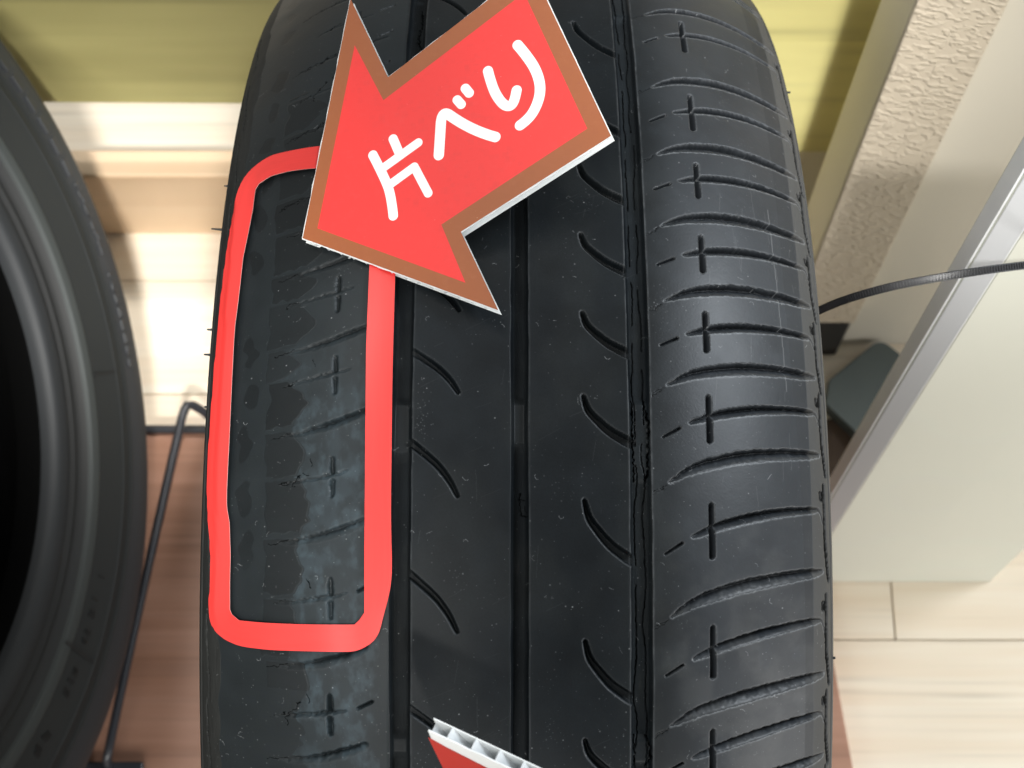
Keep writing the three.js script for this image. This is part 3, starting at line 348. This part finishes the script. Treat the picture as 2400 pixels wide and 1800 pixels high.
{
  const rt = V(1, 0, 0), dn = V(0, -Math.cos(69 * Math.PI / 180), Math.sin(69 * Math.PI / 180)); const a = 54 * Math.PI / 180, e = rt.clone().multiplyScalar(0.9).addScaledVector(dn, 0.44).normalize(), p = rt.clone().multiplyScalar(-0.44).addScaledVector(dn, 0.9).normalize();
  const nf = FWD.clone().multiplyScalar(-Math.cos(a)).addScaledVector(p, Math.sin(a)), q = p.clone().multiplyScalar(Math.cos(a)).addScaledVector(FWD, Math.sin(a));
  const m = new THREE.Matrix4().makeBasis(e, q.clone().negate(), nf); m.setPosition(V(-0.0228, 0.7020, 0.1428));
  const outl = [[0, 0], [95, 4], [88, -60], [30, -56]], pr = [[1.0, -3.4], [7, -4.2], [20, -4.6], [95, -6], [88, -60], [31, -56]];
  const map = texture(64, 64, (u, v) => { const k = 0.95 + 0.1 * noise(u * 5, v * 5, 3); return [0.5 * k, 0.016 * k, 0.013 * k]; });
  fluted('arrow_sign', 'torn corner of a second red sign with white fluted edge, bottom of the picture', outl, map, [0, -60, 95, 0], m, -0.62, pr, 4.3, 4.4);
}

// ---------- second tyre, seen from the side ----------
{
  const r = 0.3048, lean = 0.4406, yaw = -0.055; const t = thing('side_tyre', 'black tyre at the left edge showing its ringed sidewall and dark hole', 'tyre', [0, 0, 0]);
  const n = V(Math.cos(yaw) * Math.cos(lean), Math.sin(lean), -Math.sin(yaw) * Math.cos(lean)); t.position.set(-0.3603, 0.374, -0.0619); t.quaternion.setFromUnitVectors(V(0, 1, 0), n);
  const rub = (c, ro) => std({ color: col(...c), roughness: ro, side: THREE.DoubleSide, bumpMap: bmpTex, bumpScale: 0.0002 });
  const lathe = (name, pts, mat) => mesh(name, new THREE.LatheGeometry(pts.map(([f, y]) => new THREE.Vector2(f * r, y / 1000)), 220), mat, t);
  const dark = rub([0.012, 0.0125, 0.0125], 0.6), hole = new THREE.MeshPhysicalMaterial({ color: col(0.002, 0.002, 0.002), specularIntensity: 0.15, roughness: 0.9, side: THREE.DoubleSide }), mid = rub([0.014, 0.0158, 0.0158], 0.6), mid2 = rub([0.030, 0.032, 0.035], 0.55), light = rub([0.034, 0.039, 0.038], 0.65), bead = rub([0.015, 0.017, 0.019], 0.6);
  lathe('blackout_liner', [[0.672, -14], [0.70, -40], [0.80, -60], [0.90, -90], [0.90, -140], [0.78, -172], [0.66, -184], [0.3, -186], [0.001, -186]], hole);  // shade painted near black, with an added disc closing the hole
  lathe('bead', [[0.672, -14], [0.674, -9], [0.680, -5], [0.69, -3.2], [0.712, -3], [0.716, -4]], bead);
  lathe('bead_groove', [[0.716, -4], [0.722, -8], [0.735, -7], [0.74, -5.2], [0.746, -5.4], [0.75, -7.6], [0.764, -5], [0.771, -3]], dark);
  lathe('rim_ridge', [[0.771, -3], [0.773, -0.6], [0.777, 0], [0.793, 0.4], [0.797, 0], [0.799, -1.2]], light);
  lathe('sidewall', [[0.799, -1.2], [0.82, -0.4], [0.868, 0.2], [0.870, 1.1], [0.874, 1.1], [0.877, 0], [0.896, -0.4], [0.899, 0.5], [0.903, 0.4], [0.906, -0.8]], mid);
  lathe('tyre_shoulder', [[0.906, -0.8], [0.93, -0.8], [0.955, -1.8], [0.972, -4], [0.985, -8], [0.995, -13], [1.0, -20]], mid2); lathe('tread', [[1.0, -20], [1.012, -60], [1.012, -130], [1.0, -172], [0.97, -190], [0.9, -198], [0.8, -196], [0.66, -184]], mid);  // shoulder tinted paler: backlight on its edge painted into the colour
  const seam = (ang, r0, r1, y) => { const g = new THREE.BoxGeometry((r1 - r0) * r, 0.0012, 0.0016); g.translate((r0 + r1) / 2 * r, y, 0); g.rotateY(ang); mesh('mould_seam', g, dark, t); };
  const A = Math.PI * 2;
  // where on the ring the camera sees it: angle about the axis whose outward direction runs right across the picture
  const toCam = (f, y, ang) => t.localToWorld(V(Math.cos(ang) * f * r, y, -Math.sin(ang) * f * r)).project(camera); t.updateMatrixWorld(true);
  const find = (f, y, py) => { let best = 0, bd = 9; for (let k = 0; k < 3600; k++) { const a = k / 3600 * A, p = toCam(f, y / 1000, a), yy = (1 - p.y) * 900, xx = (1 + p.x) * 1200; if (xx < 0 && py > 100 && py < 1750) continue; const d = Math.abs(yy - py) / 900 + (xx < -60 ? 5 : 0); if (d < bd) { bd = d; best = a; } } return best; };
  seam(find(0.84, 0, 875), 0.80, 0.868, 0.0003); seam(find(0.84, 0, 1540), 0.775, 0.868, 0.0004);
  const font = await new FontLoader().loadAsync('fonts/droid/droid_sans_bold.typeface.json');
  const letters = 'RADIAL TUBELESS', a0 = find(0.93, -1, 440), a1 = find(0.93, -1, 850); let da = a1 - a0; if (da > Math.PI) da -= A; if (da < -Math.PI) da += A;
  [...letters].forEach((ch, k) => { if (ch === ' ') return; const g = new TextGeometry(ch, { font, size: 0.0105, depth: 0.0012, curveSegments: 4 }); g.computeBoundingBox(); const bb = g.boundingBox; g.translate(-(bb.min.x + bb.max.x) / 2, -0.005, 0); const m = mesh('raised_letter', g, mid2, t); const ang = a0 + da * k / (letters.length - 1); const out = V(Math.cos(ang), 0, -Math.sin(ang)); const nn = V(0, 1, 0).addScaledVector(out, 0.35).normalize(), up = out.clone().addScaledVector(nn, -out.dot(nn)).normalize(); m.quaternion.setFromRotationMatrix(new THREE.Matrix4().makeBasis(up.clone().cross(nn), up, nn)); m.position.copy(out.multiplyScalar(0.935 * r)).add(V(0, -0.0017, 0)); });
  for (let k = 0; k < 6; k++) { const ang = a0 - Math.sign(da) * (0.02 + (k + 0.6) * 0.0155 / (0.935 * r)); const g = new RoundedBoxGeometry(0.012, 0.0022, 0.0118, 2, 0.0008); const m = mesh('shoulder_lug', g, mid2, t); const out = V(Math.cos(ang), 0, -Math.sin(ang)); m.position.copy(out.clone().multiplyScalar(0.935 * r)).add(V(0, -0.0017, 0)); const nn = V(0, 1, 0).addScaledVector(out, 0.35).normalize(), up = out.addScaledVector(nn, -out.dot(nn)).normalize(); m.quaternion.setFromRotationMatrix(new THREE.Matrix4().makeBasis(up, nn, up.clone().cross(nn))); }
  for (const [py, n2] of [[1345, 1], [1400, 1], [1440, 3], [1480, 2], [1502, 2], [1575, 3], [1595, 2], [1625, 3], [1730, 4], [1765, 4]]) { const ang = find(0.83, 0, py); for (let k = 0; k < n2; k++) { const g = new THREE.BoxGeometry(0.004 + 0.002 * rnd(), 0.0009, 0.0009); g.translate(0.825 * r + 0.002 * rnd(), 0.0002, 0); g.rotateY(ang + (k - 1) * 0.007); mesh('raised_mark', g, dark, t); } }
}

// ---------- wire stand ----------
{
  const t = thing('wire_stand', 'black bent wire tyre stand on the platform beside the left tyre', 'tyre stand', [-0.25, 0.025, -0.1]);
  const L = (x, y, z) => V(x + 0.25, y - 0.025, z + 0.1);
  const tube = (name, pts, r) => mesh(name, new THREE.TubeGeometry(new THREE.CatmullRomCurve3(pts, false, 'centripetal'), 80, r, 10), wireMat, t);
  tube('cross_bar', [L(-0.42, 0.0285, -0.182), L(-0.3, 0.0285, -0.182), L(-0.2135, 0.0285, -0.182)], 0.0033);
  tube('side_rod', [L(-0.2135, 0.0285, -0.182), L(-0.2095, 0.031, -0.182), L(-0.211, 0.048, -0.184), L(-0.2235, 0.0655, -0.187), L(-0.2265, 0.0660, -0.180), L(-0.2295, 0.064, -0.165), L(-0.2470, 0.054, -0.06), L(-0.2630, 0.045, 0.044), L(-0.2650, 0.040, 0.052), L(-0.2650, 0.0285, 0.054)], 0.0031);
  const b = mesh('foot_plate', rbox(0.05, 0.006, 0.03, 0.0015), wireMat, t); b.position.copy(L(-0.268, 0.0285, 0.066));
}
// ---------- cable tie ----------
{
  const px = [[1900, 738, 0.700], [1930, 723, 0.690], [1995, 698, 0.67], [2089, 672, 0.66], [2198, 651, 0.655], [2306, 634, 0.655], [2400, 622, 0.66], [2520, 610, 0.67]];
  // points of the tie beside the tyre, in metres
  const pts = [[0.1225, 0.504, -0.0115], [0.1266, 0.5140, -0.0098], [0.1338, 0.5349, -0.0077], [0.1474, 0.5464, -0.0060], [0.1642, 0.5527, -0.0040], [0.1820, 0.5545, -0.0012], [0.1990, 0.5514, 0.0020], [0.2223, 0.5440, 0.0030]].map((a) => V(...a));
  const dn = V(0, -0.3584, 0.9336); const ray = (x, y, d) => camera.position.clone().add(FWD.clone().add(V((x - 1200) / 3980, 0, 0)).addScaledVector(dn, (y - 900) / 3980).multiplyScalar(d));
  const P = pts.map((_, i) => ray(...px[i]));
  const curve = new THREE.CatmullRomCurve3(P); const t = thing('cable_tie', 'black ribbed cable tie stretching from the tyre across to the right', 'cable tie', P[0].toArray());
  const up = V(0, 0.93, 0.36).normalize(); const fr = (u) => { const p = curve.getPointAt(clamp(u)).sub(P[0]), tg = curve.getTangentAt(clamp(u)), sd = tg.clone().cross(up).normalize(), nn = sd.clone().cross(tg).normalize(); return [p, sd, nn, tg]; };
  const w = 0.0016, h = 0.0006; mesh('strap', grid(120, 8, (a, b) => { const [p, sd, nn] = fr(a); const c = [[-w, -h], [w, -h], [w, h * 0.5], [w, h], [w * 0.7, h], [w * 0.7, h * 0.4], [-w * 0.7, h * 0.4], [-w, h], [-w, -h]][Math.round(b * 8)]; return p.addScaledVector(sd, c[0]).addScaledVector(nn, c[1]); }), new THREE.MeshStandardMaterial({ color: col(0.02, 0.02, 0.022), roughness: 0.4, side: THREE.DoubleSide }), t);
  const gs = []; const n = 110; for (let k = 0; k < n; k++) { const [p, sd, nn, tg] = fr((k + 0.5) / n); const g = new THREE.BoxGeometry(w * 1.36, 0.0009, 0.00042); g.applyMatrix4(new THREE.Matrix4().makeBasis(sd, nn, tg.clone().negate())); g.translate(...p.addScaledVector(nn, h * 0.55).toArray()); gs.push(g); }
  const teeth = mesh('strap_teeth', mergeGeometries(gs), new THREE.MeshStandardMaterial({ color: col(0.02, 0.02, 0.022), roughness: 0.35 }), t); teeth.userData.kind = 'stuff';
}

// ---------- area lights without fixtures: two lamps at the back, three added fills ----------
for (const [p, to, w, h, k, c] of LIGHTS) {
  const l = new THREE.RectAreaLight(new THREE.Color().setRGB(...c), k, w, h); l.position.set(...p); l.lookAt(...to); scene.add(l);
}
// narrow added spots that brighten the tyre gap and the back right boards
for (const [p, to, k, a, e] of [[[0.13, 2.2, 0.95], [-0.285, 0.04, -0.32], 60, 0.043, 0.6], [[0.4, 2.4, -0.7], [-0.255, 0, -0.235], 34, 0.042, 0.6], [[0.155, 3.0, 1.0], [0.155, 0.225, -0.345], 105, 0.038, 0.8]]) {
  const sp = new THREE.SpotLight(new THREE.Color().setRGB(1, 0.985, 0.95), k, 0, a, e, 2); sp.position.set(...p); sp.target.position.set(...to); sp.castShadow = true; sp.shadow.radius = 6; scene.add(sp, sp.target);
}
for (const o of scene.children) delete o.userData._n;
scene.traverse((o) => { delete o.userData._n; });
renderer.render(scene, camera);
